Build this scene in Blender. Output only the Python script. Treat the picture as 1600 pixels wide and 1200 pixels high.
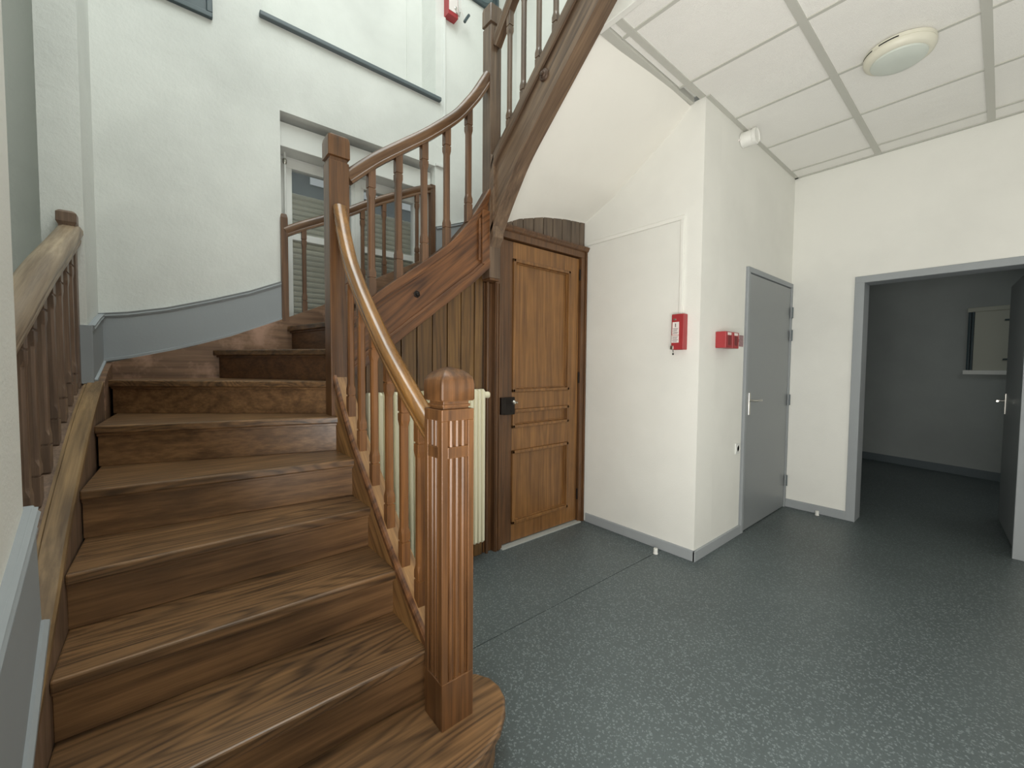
import bpy, bmesh, math, random
from mathutils import Vector, Matrix
random.seed(7)
for o in list(bpy.data.objects): bpy.data.objects.remove(o)
S = bpy.context.scene
COL = S.collection

# ------------------------------------------------------------ camera, world, lights, exposure
cam = bpy.data.cameras.new('camera'); camo = bpy.data.objects.new('camera', cam); COL.objects.link(camo)
RT = Vector((.6421, .7666, .0077)); DN = Vector((.0372, -.0211, -.9991)); FW = Vector((-.7657, .6418, -.0421))
m3 = Matrix((RT, -DN, -FW)).transposed()
camo.matrix_world = Matrix.Translation((0, 0, 1.31)) @ m3.to_4x4()
cam.sensor_width = 36; cam.lens = 36 * 641.83 / 1600; cam.clip_start = .03
S.camera = camo
S.view_settings.view_transform = 'Standard'; S.view_settings.look = 'None'
S.view_settings.gamma = 1; S.view_settings.use_curve_mapping = False
S.view_settings.exposure = 0.42
w = bpy.data.worlds.new('sky'); S.world = w; w.use_nodes = True
w.node_tree.nodes['Background'].inputs[0].default_value = (.88, .95, 1, 1)
w.node_tree.nodes['Background'].inputs[1].default_value = .6

def area(name, loc, rot, sx, sy, power, col):
    l = bpy.data.lights.new(name, 'AREA'); l.shape = 'RECTANGLE'; l.size = sx; l.size_y = sy
    l.energy = power; l.color = col
    o = bpy.data.objects.new(name, l); COL.objects.link(o); o.location = loc; o.rotation_euler = rot
    return o
PI = math.pi
SKYLIGHT = area('skylight_daylight', (-1.3, .75, 5.62), (0, 0, 0), 2.6, 1.6, 62, (.93, 1, .985))
CORRIDOR = area('corridor_fill', (.6, 6.2, 2.55), (0, 0, 0), .5, .8, 3.0, (.95, 1, .98))  # unseen fill lamp added to brighten the corridor; no window stands there
ENTRANCE = area('entrance_daylight', (2.42, 2.0, 1.55), (0, PI/2+.25, 0), 2.3, 3.0, 10, (1, .985, .95))
DOORWAY = area('front_door_daylight', (.2, -.2, 1.45), (PI/2+.5, 0, 0), 1.5, 2.2, 108, (1, .97, .92))

# ------------------------------------------------------------ materials
def nt(name):
    m = bpy.data.materials.new(name); m.use_nodes = True
    t = m.node_tree; b = t.nodes['Principled BSDF']; return m, t, b
def lin(c):
    return tuple(((x/255)/12.92 if x/255 <= .04045 else ((x/255+.055)/1.055)**2.4) for x in c) + (1,)
def plain(name, c, rough=.5, metal=0, emit=0, spec=.5):
    m, t, b = nt(name); b.inputs['Base Color'].default_value = lin(c)
    b.inputs['Roughness'].default_value = rough; b.inputs['Metallic'].default_value = metal
    b.inputs['Specular IOR Level'].default_value = spec
    return m
def coords(t, scale, rot=None):
    tc = t.nodes.new('ShaderNodeTexCoord'); mp = t.nodes.new('ShaderNodeMapping')
    mp.inputs['Scale'].default_value = scale
    src = tc.outputs['Object']
    if rot:
        m0 = t.nodes.new('ShaderNodeMapping'); m0.inputs['Rotation'].default_value = [math.radians(a) for a in rot]
        t.links.new(src, m0.inputs['Vector']); src = m0.outputs[0]
    t.links.new(src, mp.inputs['Vector'])
    oi = t.nodes.new('ShaderNodeObjectInfo'); ml = t.nodes.new('ShaderNodeVectorMath'); ml.operation = 'MULTIPLY_ADD'
    t.links.new(oi.outputs['Random'], ml.inputs[0]); ml.inputs[1].default_value = (7.3, 11.1, 5.7)
    t.links.new(mp.outputs[0], ml.inputs[2])
    return ml.outputs[0]
def noise(t, vec, sc, det=3, rough=.5):
    n = t.nodes.new('ShaderNodeTexNoise'); n.inputs['Scale'].default_value = sc
    n.inputs['Detail'].default_value = det; n.inputs['Roughness'].default_value = rough
    t.links.new(vec, n.inputs['Vector']); return n.outputs['Fac']
def math_(t, op, a, b=None, c=None):
    n = t.nodes.new('ShaderNodeMath'); n.operation = op
    for i, v in enumerate((a, b, c)):
        if v is None: continue
        if isinstance(v, (int, float)): n.inputs[i].default_value = v
        else: t.links.new(v, n.inputs[i])
    return n.outputs[0]
def ramp(t, fac, stops):
    r = t.nodes.new('ShaderNodeValToRGB'); e = r.color_ramp.elements
    while len(e) < len(stops): e.new(.5)
    for k, (p, c) in enumerate(stops): e[k].position = p; e[k].color = c
    t.links.new(fac, r.inputs[0]); return r.outputs[0]
def mixc(t, fac, a, b, mode='MIX'):
    n = t.nodes.new('ShaderNodeMix'); n.data_type = 'RGBA'; n.blend_type = mode
    for i, v in ((0, fac), (6, a), (7, b)):
        if isinstance(v, (int, float, tuple)): n.inputs[i].default_value = v
        else: t.links.new(v, n.inputs[i])
    return n.outputs[2]
def bump(t, b, h, strength, dist=.01):
    n = t.nodes.new('ShaderNodeBump'); n.inputs['Strength'].default_value = strength
    n.inputs['Distance'].default_value = dist
    t.links.new(h, n.inputs['Height']); t.links.new(n.outputs[0], b.inputs['Normal'])

def wood(name, dark, light, axis='X', rings=16, ringw=.5, rough=.33, wear=None, coat=.25, edge=0, rot=None):
    m, t, b = nt(name)
    a = {'X': (.4, 5, 5), 'Y': (5, .4, 5), 'Z': (5, 5, .4)}[axis]
    f = {'X': (3, 90, 90), 'Y': (90, 3, 90), 'Z': (90, 90, 3)}[axis]
    v1 = coords(t, a, rot); v2 = coords(t, f, rot)
    n1 = noise(t, v1, 1.25, 1.4, .4)
    ring = math_(t, 'SINE', math_(t, 'MULTIPLY', n1, rings*6.28))
    ring = math_(t, 'POWER', math_(t, 'MULTIPLY_ADD', ring, .5, .5), 2.2)
    fine = noise(t, v2, 1, 4, .65)
    big = noise(t, coords(t, (2.2, 2.2, 2.2)), 1.3, 3, .6)
    fac = math_(t, 'ADD', math_(t, 'MULTIPLY', ring, ringw*.42), math_(t, 'MULTIPLY', fine, 1.0))
    g = {'X': (1.6, 34, 34), 'Y': (34, 1.6, 34), 'Z': (34, 34, 1.6)}[axis]
    mid_ = noise(t, coords(t, g, rot), 1, 3, .6)
    fac = math_(t, 'ADD', fac, math_(t, 'ADD', math_(t, 'MULTIPLY', big, .5), math_(t, 'MULTIPLY_ADD', mid_, .8, -.3)))
    fac = math_(t, 'MULTIPLY_ADD', fac, .9, -.42)
    mid = tuple((x*.5+y*.5) for x, y in zip(lin(dark), lin(light)))
    col = ramp(t, fac, [(.12, lin(light)), (.42, mid), (.82, lin(dark))])
    if wear:
        wn = noise(t, coords(t, (3, 3, 3)), 1.1, 5, .65)
        col = mixc(t, ramp(t, wn, [(.52, (0, 0, 0, 1)), (.68, (1, 1, 1, 1))]), col, lin(wear))
    if edge:   # pale arrises: colour lightened along real edges
        bv = t.nodes.new('ShaderNodeBevel'); bv.samples = 4; bv.inputs['Radius'].default_value = .0045
        ge = t.nodes.new('ShaderNodeNewGeometry'); dt = t.nodes.new('ShaderNodeVectorMath'); dt.operation = 'DOT_PRODUCT'
        t.links.new(bv.outputs[0], dt.inputs[0]); t.links.new(ge.outputs['Normal'], dt.inputs[1])
        ed = math_(t, 'MULTIPLY', math_(t, 'SUBTRACT', 1.0, dt.outputs['Value']), 5.0)
        ed = math_(t, 'MULTIPLY', math_(t, 'MINIMUM', ed, 1.0), math_(t, 'MULTIPLY', noise(t, coords(t, (9, 9, 9)), 1.5, 3), edge*1.6))
        col = mixc(t, ed, col, tuple(min(1, x*1.5) for x in lin(light)[:3]) + (1,))
    t.links.new(col, b.inputs['Base Color'])
    t.links.new(math_(t, 'MULTIPLY_ADD', fine, .3, rough-.1), b.inputs['Roughness'])
    b.inputs['Coat Weight'].default_value = coat; b.inputs['Coat Roughness'].default_value = .25
    bump(t, b, fine, .22, .0012)
    return m

def plaster(name, c, strength=.35, scale=70, stain=.04):
    m, t, b = nt(name)
    v = coords(t, (1, 1, 1))
    n = noise(t, v, scale, 3, .6); n2 = noise(t, v, 6, 4, .6)
    big = noise(t, v, 1.1, 4, .6)
    c2 = tuple(max(0, x*(1-stain*3)) for x in c)
    t.links.new(ramp(t, big, [(.3, lin(c2)), (.6, lin(c))]), b.inputs['Base Color'])
    b.inputs['Roughness'].default_value = .75; b.inputs['Specular IOR Level'].default_value = .25
    bump(t, b, math_(t, 'ADD', n, math_(t, 'MULTIPLY', n2, 1.6)), strength, .004)
    return m

M_WHITE = plaster('white_plaster', (238, 238, 232), .22, 90, .012)
M_STAIRWALL = plaster('stairwell_plaster', (229, 231, 226), .5, 45, .025)
M_SOFFIT = plaster('soffit_plaster', (240, 238, 230), .12, 60, .01)
M_GREY = plaster('grey_paint', (160, 165, 168), .12, 50, .01)
M_GREYDOOR = plain('grey_door_paint', (138, 143, 145), .38)
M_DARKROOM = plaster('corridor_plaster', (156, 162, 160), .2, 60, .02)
M_TILE = plaster('ceiling_tile_board', (248, 247, 242), .5, 240, .01)
M_TBAR = plain('ceiling_bar_paint', (196, 196, 188), .5)
M_PVC = plain('white_pvc', (228, 230, 226), .35)
M_CREAM = plain('cream_enamel', (226, 220, 192), .3)
M_RED = plain('red_plastic', (164, 52, 56), .4)
M_REDDARK = plain('dark_red_plastic', (120, 40, 40), .4)
M_BLACK = plain('black_iron', (40, 34, 30), .45, .6)
M_BOLT = plain('tarnished_bronze', (92, 74, 62), .5, .5)
M_STEEL = plain('brushed_steel', (205, 203, 196), .28, 1)
M_DKGREY = plain('dark_grey_frame', (66, 80, 84), .35)
M_SILL = plain('grey_sill', (96, 106, 110), .5)
M_LABEL = plain('paper_label', (232, 224, 220), .6)
M_INK = plain('label_ink', (110, 90, 90), .6)
M_GAP = plain('dark_gap', (20, 14, 10), .8)
M_THRESH = plain('threshold_strip', (170, 172, 168), .5)
M_RUBBER = plain('white_rubber', (235, 235, 230), .5)
M_SLAT = plain('shutter_slat', (212, 206, 182), .5)
M_BULL = plain('pale_board', (176, 178, 166), .6)
M_OUT = plain('outside_render', (96, 100, 100), .9)

def glassy(name, c, alpha=.25, rough=.05):
    m, t, b = nt(name)
    b.inputs['Base Color'].default_value = lin(c); b.inputs['Roughness'].default_value = rough
    b.inputs['Alpha'].default_value = alpha
    return m
M_GLASS = glassy('window_glass', (150, 160, 160), .22)
M_PLEXI = glassy('red_tinted_cover', (150, 90, 100), .55, .15)
M_GLOSS = plain('glossy_grey_glass', (120, 140, 145), .08)
M_LAMP = plain('opal_glass', (205, 212, 204), .3)
M_LAMPRING = plain('cream_lamp_ring', (222, 220, 204), .4)

T_D, T_L = (68, 42, 24), (136, 92, 54)
W_TREAD = wood('oak_tread', (66, 48, 32), (144, 108, 72), 'Y', 26, .85, .36, edge=.6)
W_RISER = wood('oak_riser', (78, 54, 35), (156, 118, 80), 'Y', 6, .5, .34)
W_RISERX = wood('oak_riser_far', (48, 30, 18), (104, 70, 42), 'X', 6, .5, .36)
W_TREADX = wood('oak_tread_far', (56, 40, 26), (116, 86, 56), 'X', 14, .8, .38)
W_NEWEL = wood('oak_newel', (54, 34, 19), (118, 80, 46), 'Z', 9, .4, .36, edge=.8)
W_BAL = wood('oak_baluster', (70, 43, 22), (144, 96, 52), 'Z', 6, .6, .34, edge=.5)
W_RAIL = wood('oak_handrail', (92, 60, 28), (162, 116, 60), 'X', 8, .5, .2, None, .6, rot=(0, -46, 0))
W_RAILD = wood('oak_handrail_dark', (70, 48, 32), (122, 90, 62), 'Y', 6, .5, .32, rot=(-38, 0, 0))
W_STR = wood('oak_string', (104, 72, 40), (178, 134, 82), 'X', 8, .7, .4, rot=(0, -42, 0))
W_STRD = wood('oak_panelled_string', (66, 40, 23), (134, 88, 52), 'Y', 9, .8, .36, edge=.5, rot=(-40, 0, 0))
W_STR3 = wood('oak_upper_string', (66, 50, 38), (128, 104, 82), 'X', 7, .5, .4, rot=(0, 42, 0))
W_POST3 = wood('oak_upper_newel', (66, 50, 38), (122, 100, 80), 'Z', 7, .5, .4)
W_BAL2 = wood('oak_baluster_brown', (64, 44, 30), (124, 90, 64), 'Z', 6, .5, .36, edge=.4)
W_WALLSTR = wood('worn_wall_string', (92, 68, 50), (140, 108, 82), 'Y', 8, .8, .5, (176, 140, 118), .05)
W_PLANK = wood('oak_plank', (72, 48, 24), (128, 94, 50), 'Z', 12, .7, .38)
W_PLANKD = wood('oak_plank_dark', (62, 50, 40), (108, 92, 76), 'Z', 7, .5, .5)
W_DOOR = wood('oak_door', (92, 60, 30), (148, 104, 56), 'Z', 8, .5, .38)
W_DOORD = wood('oak_door_dark', (62, 40, 22), (108, 74, 44), 'Z', 7, .5, .38)
W_LEFT = wood('grey_brown_oak', (76, 58, 46), (140, 114, 94), 'Z', 5, .5, .45)
W_LEFTR = wood('pale_worn_rail', (112, 92, 72), (176, 154, 126), 'X', 12, .9, .45, rot=(0, -27, 0))
W_LEFTCAP = wood('pale_string_cap', (92, 70, 44), (156, 126, 86), 'X', 9, .7, .45, rot=(0, -26, 0))

def floor_mat():
    m, t, b = nt('speckled_vinyl')
    v = coords(t, (1, 1, 1))
    vo = t.nodes.new('ShaderNodeTexVoronoi'); vo.inputs['Scale'].default_value = 84
    vv = t.nodes.new('ShaderNodeVectorMath'); vv.operation = 'ADD'
    nn = t.nodes.new('ShaderNodeTexNoise'); nn.inputs['Scale'].default_value = 130; nn.inputs['Detail'].default_value = 1
    t.links.new(v, nn.inputs['Vector'])
    sc = t.nodes.new('ShaderNodeVectorMath'); sc.operation = 'SCALE'; sc.inputs['Scale'].default_value = .016
    t.links.new(nn.outputs['Color'], sc.inputs[0])
    t.links.new(v, vv.inputs[0]); t.links.new(sc.outputs[0], vv.inputs[1]); t.links.new(vv.outputs[0], vo.inputs['Vector'])
    fleck = ramp(t, vo.outputs['Distance'], [(.24, (1, 1, 1, 1)), (.40, (0, 0, 0, 1))])
    vo2 = t.nodes.new('ShaderNodeTexVoronoi'); vo2.inputs['Scale'].default_value = 120; t.links.new(vv.outputs[0], vo2.inputs['Vector'])
    fl2 = ramp(t, vo2.outputs['Distance'], [(.2, (1, 1, 1, 1)), (.3, (0, 0, 0, 1))])
    big = noise(t, v, 1.2, 3)
    base = ramp(t, big, [(.3, lin((78, 86, 87))), (.7, lin((88, 97, 98)))])
    c = mixc(t, math_(t, 'MULTIPLY', fl2, .3), base, lin((52, 60, 62)))
    c = mixc(t, math_(t, 'MULTIPLY', fleck, .55), c, lin((138, 149, 150)))
    t.links.new(c, b.inputs['Base Color'])
    b.inputs['Roughness'].default_value = .42; b.inputs['Specular IOR Level'].default_value = .4
    bump(t, b, noise(t, v, 160, 2), .12, .001)
    return m
M_FLOOR = floor_mat()

# ------------------------------------------------------------ helpers
class MB:
    def __init__(s): s.v = []; s.f = []
    def add(s, v, f):
        n = len(s.v); s.v += [tuple(p) for p in v]; s.f += [tuple(i+n for i in q) for q in f]; return s
    def box(s, x0, x1, y0, y1, z0, z1):
        return s.add([(x0,y0,z0),(x1,y0,z0),(x1,y1,z0),(x0,y1,z0),(x0,y0,z1),(x1,y0,z1),(x1,y1,z1),(x0,y1,z1)],
                     [(0,3,2,1),(4,5,6,7),(0,1,5,4),(1,2,6,5),(2,3,7,6),(3,0,4,7)])
    def prism(s, pts, axis, a, b):
        # pts: 2-D polygon; axis 'X' -> (y,z), 'Y' -> (x,z), 'Z' -> (x,y)
        def P(p, c): return {'X': (c, p[0], p[1]), 'Y': (p[0], c, p[1]), 'Z': (p[0], p[1], c)}[axis]
        n = len(pts); v = [P(p, a) for p in pts] + [P(p, b) for p in pts]
        f = [tuple(range(n))[::-1], tuple(range(n, 2*n))] + [(i, (i+1) % n, n+(i+1) % n, n+i) for i in range(n)]
        return s.add(v, f)
    def strip(s, top, bot, axis, a, b):
        """solid between two matching polylines (robust for concave boards)"""
        def P(p, c): return {'X': (c, p[0], p[1]), 'Y': (p[0], c, p[1])}[axis]
        n = len(top); v = []
        for i in range(n): v += [P(top[i], a), P(top[i], b), P(bot[i], b), P(bot[i], a)]
        f = [(0, 1, 2, 3), tuple(4*(n-1)+k for k in (3, 2, 1, 0))]
        for i in range(n-1):
            for k in range(4):
                f.append((4*i+k, 4*i+(k+1) % 4, 4*(i+1)+(k+1) % 4, 4*(i+1)+k))
        return s.add(v, f)
    def sweep(s, path, side, prof, plumb=False):
        """path of 3-D points in a vertical plane; side = horizontal normal; prof = [(side, up)]"""
        P = [Vector(p) for p in path]; side = Vector(side).normalized(); n = len(prof); v = []
        for i, p in enumerate(P):
            t = (P[min(i+1, len(P)-1)] - P[max(i-1, 0)]).normalized()
            up = Vector((0, 0, 1)) if plumb else side.cross(t)
            if up.z < 0: up = -up
            v += [p + side*a + up*b for a, b in prof]
        f = [tuple(range(n))[::-1], tuple(range(n*(len(P)-1), n*len(P)))]
        for i in range(len(P)-1):
            for k in range(n):
                f.append((n*i+k, n*i+(k+1) % n, n*(i+1)+(k+1) % n, n*(i+1)+k))
        return s.add(v, f)
    def rings(s, cx, cy, rr):
        """square post with per-ring (z, half, chamfer)"""
        v = []
        for z, h, c in rr:
            for (x, y) in ((h-c, -h), (h, -h+c), (h, h-c), (h-c, h), (-h+c, h), (-h, h-c), (-h, -h+c), (-h+c, -h)):
                v.append((cx+x, cy+y, z))
        f = [tuple(range(8))[::-1], tuple(range(8*(len(rr)-1), 8*len(rr)))]
        for i in range(len(rr)-1):
            for k in range(8): f.append((8*i+k, 8*i+(k+1) % 8, 8*(i+1)+(k+1) % 8, 8*(i+1)+k))
        return s.add(v, f)
    def lathe(s, c, axis, prof, seg=24):
        c = Vector(c); ax = Vector(axis).normalized(); u = ax.orthogonal().normalized(); w_ = ax.cross(u); v = []
        for r, h in prof:
            for k in range(seg):
                a = 2*PI*k/seg; v.append(c + ax*h + (u*math.cos(a)+w_*math.sin(a))*r)
        f = [tuple(range(seg))[::-1], tuple(range(seg*(len(prof)-1), seg*len(prof)))]
        for i in range(len(prof)-1):
            for k in range(seg): f.append((seg*i+k, seg*i+(k+1) % seg, seg*(i+1)+(k+1) % seg, seg*(i+1)+k))
        return s.add(v, f)
    def tube(s, pts, r, seg=8):
        P = [Vector(p) for p in pts]; v = []
        for i, p in enumerate(P):
            t = (P[min(i+1, len(P)-1)] - P[max(i-1, 0)]).normalized()
            u = (Vector((0, 0, 1)) if abs(t.z) < .9 else Vector((1, 0, 0))).cross(t).normalized(); q = t.cross(u)
            v += [p + (u*math.cos(2*PI*k/seg)+q*math.sin(2*PI*k/seg))*r for k in range(seg)]
        n = seg; f = [tuple(range(n))[::-1], tuple(range(n*(len(P)-1), n*len(P)))]
        for i in range(len(P)-1):
            for k in range(n): f.append((n*i+k, n*i+(k+1) % n, n*(i+1)+(k+1) % n, n*(i+1)+k))
        return s.add(v, f)
    def build(s, name, mat, parent=None, bevel=0, smooth=False, seg=2):
        me = bpy.data.meshes.new(name); me.from_pydata(s.v, [], s.f); me.validate()
        bm = bmesh.new(); bm.from_mesh(me); bmesh.ops.recalc_face_normals(bm, faces=bm.faces); bm.to_mesh(me); bm.free()
        if smooth:
            me.polygons.foreach_set('use_smooth', [True]*len(me.polygons))
            me.set_sharp_from_angle(angle=math.radians(38))
        me.materials.append(mat)
        o = bpy.data.objects.new(name, me); COL.objects.link(o)
        if bevel:
            b = o.modifiers.new('bevel', 'BEVEL'); b.width = bevel; b.segments = seg; b.limit_method = 'ANGLE'
        if parent is not None:
            o.parent = parent
            if parent.type == 'EMPTY': o.matrix_parent_inverse = Matrix.Translation(-parent.location)
        return o
def Bx(*a): return MB().box(*a)
def empty(name, loc, label, cat, group=None, kind=None):
    o = bpy.data.objects.new(name, None); o.empty_display_size = .1; COL.objects.link(o); o.location = loc
    return tag(o, label, cat, group, kind)
def tag(o, label=None, cat=None, group=None, kind=None):
    if label: o['label'] = label
    if cat: o['category'] = cat
    if group: o['group'] = group
    if kind: o['kind'] = kind
    return o
def lerp(pts, x):
    pts = sorted(pts)
    if x <= pts[0][0]:
        a, b = pts[0], pts[1]
    elif x >= pts[-1][0]:
        a, b = pts[-2], pts[-1]
    else:
        for a, b in zip(pts, pts[1:]):
            if a[0] <= x <= b[0]: break
    return a[1] + (b[1]-a[1])*(x-a[0])/(b[0]-a[0])
def smooth_path(pts, n=40):
    """Catmull-Rom through (s,z) points, sorted by s"""
    out = []
    P = [pts[0]] + list(pts) + [pts[-1]]
    for i in range(1, len(P)-2):
        p0, p1, p2, p3 = [Vector(q) for q in P[i-1:i+3]]
        k = max(2, n//(len(pts)-1))
        for j in range(k):
            t = j/k
            out.append(tuple(.5*((2*p1)+(p2-p0)*t+(2*p0-5*p1+4*p2-p3)*t*t+(3*p1-p0-3*p2+p3)*t**3)))
    out.append(tuple(pts[-1])); return out

# ------------------------------------------------------------ the setting
RH = .175
def wall_holes(axis, c0, c1, a0, a1, z0, z1, holes):
    """thick wall with rectangular holes; axis = its normal"""
    mb = MB(); ys = sorted({a0, a1} | {h[0] for h in holes} | {h[1] for h in holes})
    zs = sorted({z0, z1} | {h[2] for h in holes} | {h[3] for h in holes})
    for i in range(len(ys)-1):
        for j in range(len(zs)-1):
            ym, zm = (ys[i]+ys[i+1])/2, (zs[j]+zs[j+1])/2
            if any(h[0] < ym < h[1] and h[2] < zm < h[3] for h in holes): continue
            if axis == 'X': mb.box(c0, c1, ys[i], ys[i+1], zs[j], zs[j+1])
            else: mb.box(ys[i], ys[i+1], c0, c1, zs[j], zs[j+1])
    return mb
def st(o, label, cat): return tag(o, label, cat, kind='structure')

fl = MB().box(-3.3, -1.534, -1.6, 2.76, -.1, 0).box(-1.529, 2.6, -1.6, 4.5, -.1, 0).box(-1.6, 1.6, 4.5, 8.3, -.1, 0).box(-1.54, -1.52, -1.6, 2.76, -.1, -.004)
st(fl.build('floor', M_FLOOR), 'speckled grey vinyl floor with a joint line across the hall', 'floor')

WIN = (.617, 1.80, 1.45, 3.03); NICHE = (.525, 1.805, 3.605, 5.1)
mb = wall_holes('X', -3.45, -3.2, -1.6, 2.96, -.1, 5.7, [WIN, NICHE])
mb.box(-3.56, -3.46, .3, 2.0, 3.5, 5.3)
st(mb.build('wall_window_side', M_STAIRWALL), 'pale plaster stairwell wall with the shuttered window and a blind niche above', 'wall')
st(Bx(-3.2, 2.6, 2.71, 2.96, 3.4, 5.7).box(-3.2, -1.40, 2.71, 2.96, -.1, 3.4).box(-1.40, -1.30, 2.71, 2.96, -.1, 3.07).build('wall_back', M_WHITE), 'white wall beside the oak door carrying the red key box', 'wall')
st(Bx(-1.55, -1.30, 2.96, 3.44, 0, 3.07).box(-1.55, -1.30, 3.44, 4.5, 2.10, 3.07).box(-1.55, -1.38, 3.44, 4.5, 0, 2.1).build('wall_grey_door_side', M_WHITE), 'white wall around the grey flush door', 'wall')
st(wall_holes('Y', 4.5, 4.66, -1.55, 2.6, 0, 3.5, [(-.775, .10, -.01, 2.045)]).build('wall_right', M_WHITE), 'white wall with the doorway to the dark corridor', 'wall')
st(Bx(-1.37, 2.6, -.42, -.25, 0, 5.7).build('wall_left', M_WHITE), 'near white wall at the left edge beside the stairs', 'wall')
st(Bx(-3.2, -2.775, -.42, -.285, 1.0, 5.7).build('wall_pillar', M_STAIRWALL), 'narrow plaster pier between the left balustrade and the window wall', 'wall')
st(Bx(-3.3, -1.2, -1.6, -1.45, 0, 5.7).box(-1.35, -1.2, -1.45, -.42, 0, 5.7).build('wall_far_left', M_STAIRWALL), 'shaded plaster wall seen beyond the left balustrade', 'wall')
st(Bx(2.5, 2.65, -.42, 4.66, 0, 5.7).build('wall_entrance', M_WHITE), 'white wall on the entrance side of the hall', 'wall')
st(Bx(-3.45, 2.65, -1.6, 2.96, 5.7, 5.85).build('ceiling_upper', M_STAIRWALL), 'white ceiling at the top of the stairwell', 'ceiling')
st(Bx(-.3, 2.5, -.25, 1.75, 3.35, 3.5).build('ceiling_landing', M_WHITE), 'underside of the upper landing over the hall entrance', 'ceiling')

# suspended ceiling: slab, fascia, tiles and bars
CZ = 3.07
ceil = Bx(-1.40, 2.5, 1.78, 2.71, CZ+.03, 3.40).box(-1.30, 2.5, 2.71, 4.5, CZ+.03, 3.40)
ceil = st(ceil.build('ceiling', M_WHITE), 'suspended ceiling of pale square tiles over the hall', 'ceiling')
st(Bx(-1.42, 2.5, 1.745, 1.78, CZ-.015, 3.36).build('trim_1', M_WHITE, bevel=.003), 'white fascia closing the ceiling edge beside the stairwell', 'trim')
st(Bx(-1.425, -1.375, 1.78, 2.708, CZ-.012, CZ+.04).build('trim_2', M_TBAR, bevel=.002), 'painted edge strip between soffit and suspended ceiling', 'trim')
gx = [-1.315, -.715, -.115, .485, 1.085, 1.685, 2.285]; gy = [1.904, 2.504, 3.104, 3.704, 4.304]
EX = [-1.372] + gx + [2.5]; EY = [1.78] + gy + [4.5]
for i in range(len(EX)-1):
    for j in range(len(EY)-1):
        x0, x1 = EX[i], EX[i+1]; y0, y1 = EY[j], EY[j+1]
        if x0 < -1.36 and y0 > 2.5: continue
        if x0 < -1.36: y1 = min(y1, 2.70)
        hx = .012; hy = .008
        xa = x0+hx if x0 != -1.372 else x0
        if xa < -1.295 and y1 > 2.71: xa = -1.298
        if x1-.01 <= xa: continue
        z0 = CZ + random.uniform(0, .0015)
        Bx(xa, x1-hx, y0+hy, y1-hy, z0, z0+.012).build('ceiling_tile', M_TILE, ceil, bevel=.002, seg=1)
for x in gx:
    y0 = 1.78; y1 = 4.5 if x > -1.30 else 2.70
    Bx(x-.019, x+.019, y0, y1, CZ-.007, CZ+.004).build('ceiling_bar', M_TBAR, ceil)
for y in gy:
    x0 = -1.30 if y > 2.6 else -1.372
    Bx(x0, 2.5, y-.010, y+.010, CZ-.005, CZ+.004).build('ceiling_bar', M_TBAR, ceil)
Bx(-1.30, -1.272, 2.71, 4.5, CZ-.006, CZ+.004).box(-1.30, 2.5, 4.472, 4.5, CZ-.006, CZ+.004).build('wall_angle', M_TBAR, ceil)

# soffit under the third flight
SC = [(-2.29, 2.185), (-2.25, 2.24), (-2.181, 2.34), (-2.06, 2.50), (-1.938, 2.633), (-1.7, 2.855), (-1.42, 3.095)]
WC = [(-2.29, 2.52), (-2.0, 2.65), (-1.778, 2.788), (-1.53, 2.94), (-1.376, 3.075)]
EC = [(0, 0), (.1, .40), (.25, .60), (.5, .81), (.75, .93), (1, 1)]
def soffit_z(x, u):
    a, b = lerp(SC, x), lerp(WC, x); return a + (b-a)*lerp(EC, u)
mb = MB(); nx, nu = 30, 16
X0s, X1s = -2.36, -1.40
for off in (0, .06):
    for i in range(nx+1):
        x = X0s + (X1s-X0s)*i/nx
        for j in range(nu+1):
            u = j/nu; mb.v.append((x, 1.735 + (2.712-1.735)*u, soffit_z(max(x, -2.29), u) + off - (.0 if x > -2.29 else (-2.29-x)*1.2)))
n1 = (nx+1)*(nu+1)
for i in range(nx):
    for j in range(nu):
        a = i*(nu+1)+j; q = (a, a+1, a+nu+2, a+nu+1); mb.f += [q, tuple(k+n1 for k in q)[::-1]]
st(mb.build('ceiling_soffit', M_SOFFIT, smooth=True), 'curved white plaster underside of the upper stair flight over the oak door', 'soffit')

# corridor behind the doorway
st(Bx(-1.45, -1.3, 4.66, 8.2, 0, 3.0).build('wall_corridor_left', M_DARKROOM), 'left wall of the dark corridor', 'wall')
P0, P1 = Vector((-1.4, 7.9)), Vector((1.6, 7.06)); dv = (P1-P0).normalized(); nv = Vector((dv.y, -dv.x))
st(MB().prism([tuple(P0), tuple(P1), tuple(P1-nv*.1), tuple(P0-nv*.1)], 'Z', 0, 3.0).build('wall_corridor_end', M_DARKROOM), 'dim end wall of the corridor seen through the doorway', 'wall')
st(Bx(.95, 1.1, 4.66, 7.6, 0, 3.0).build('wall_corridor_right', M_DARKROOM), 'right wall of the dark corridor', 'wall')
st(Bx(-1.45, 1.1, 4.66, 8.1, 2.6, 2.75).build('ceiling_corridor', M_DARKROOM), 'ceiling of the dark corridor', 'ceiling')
q = nv*.015
st(MB().prism([tuple(P0), tuple(P1), tuple(P1+q), tuple(P0+q)], 'Z', 0, .1).build('baseboard_corridor', M_SILL), 'grey baseboard along the corridor end wall', 'baseboard')

# baseboards
def base(name, *a): return Bx(*a).build(name, M_GREY, bevel=.003)
st(base('baseboard_back', -2.235, -1.287, 2.695, 2.712, 0, .072), 'grey baseboard under the red key box wall', 'baseboard')
st(base('baseboard_side', -1.302, -1.285, 2.695, 3.45, 0, .072), 'grey baseboard between wall corner and grey door', 'baseboard')
st(base('baseboard_right', -1.30, -.83, 4.484, 4.502, 0, .075), 'grey baseboard between grey door and corridor opening', 'baseboard')

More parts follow.
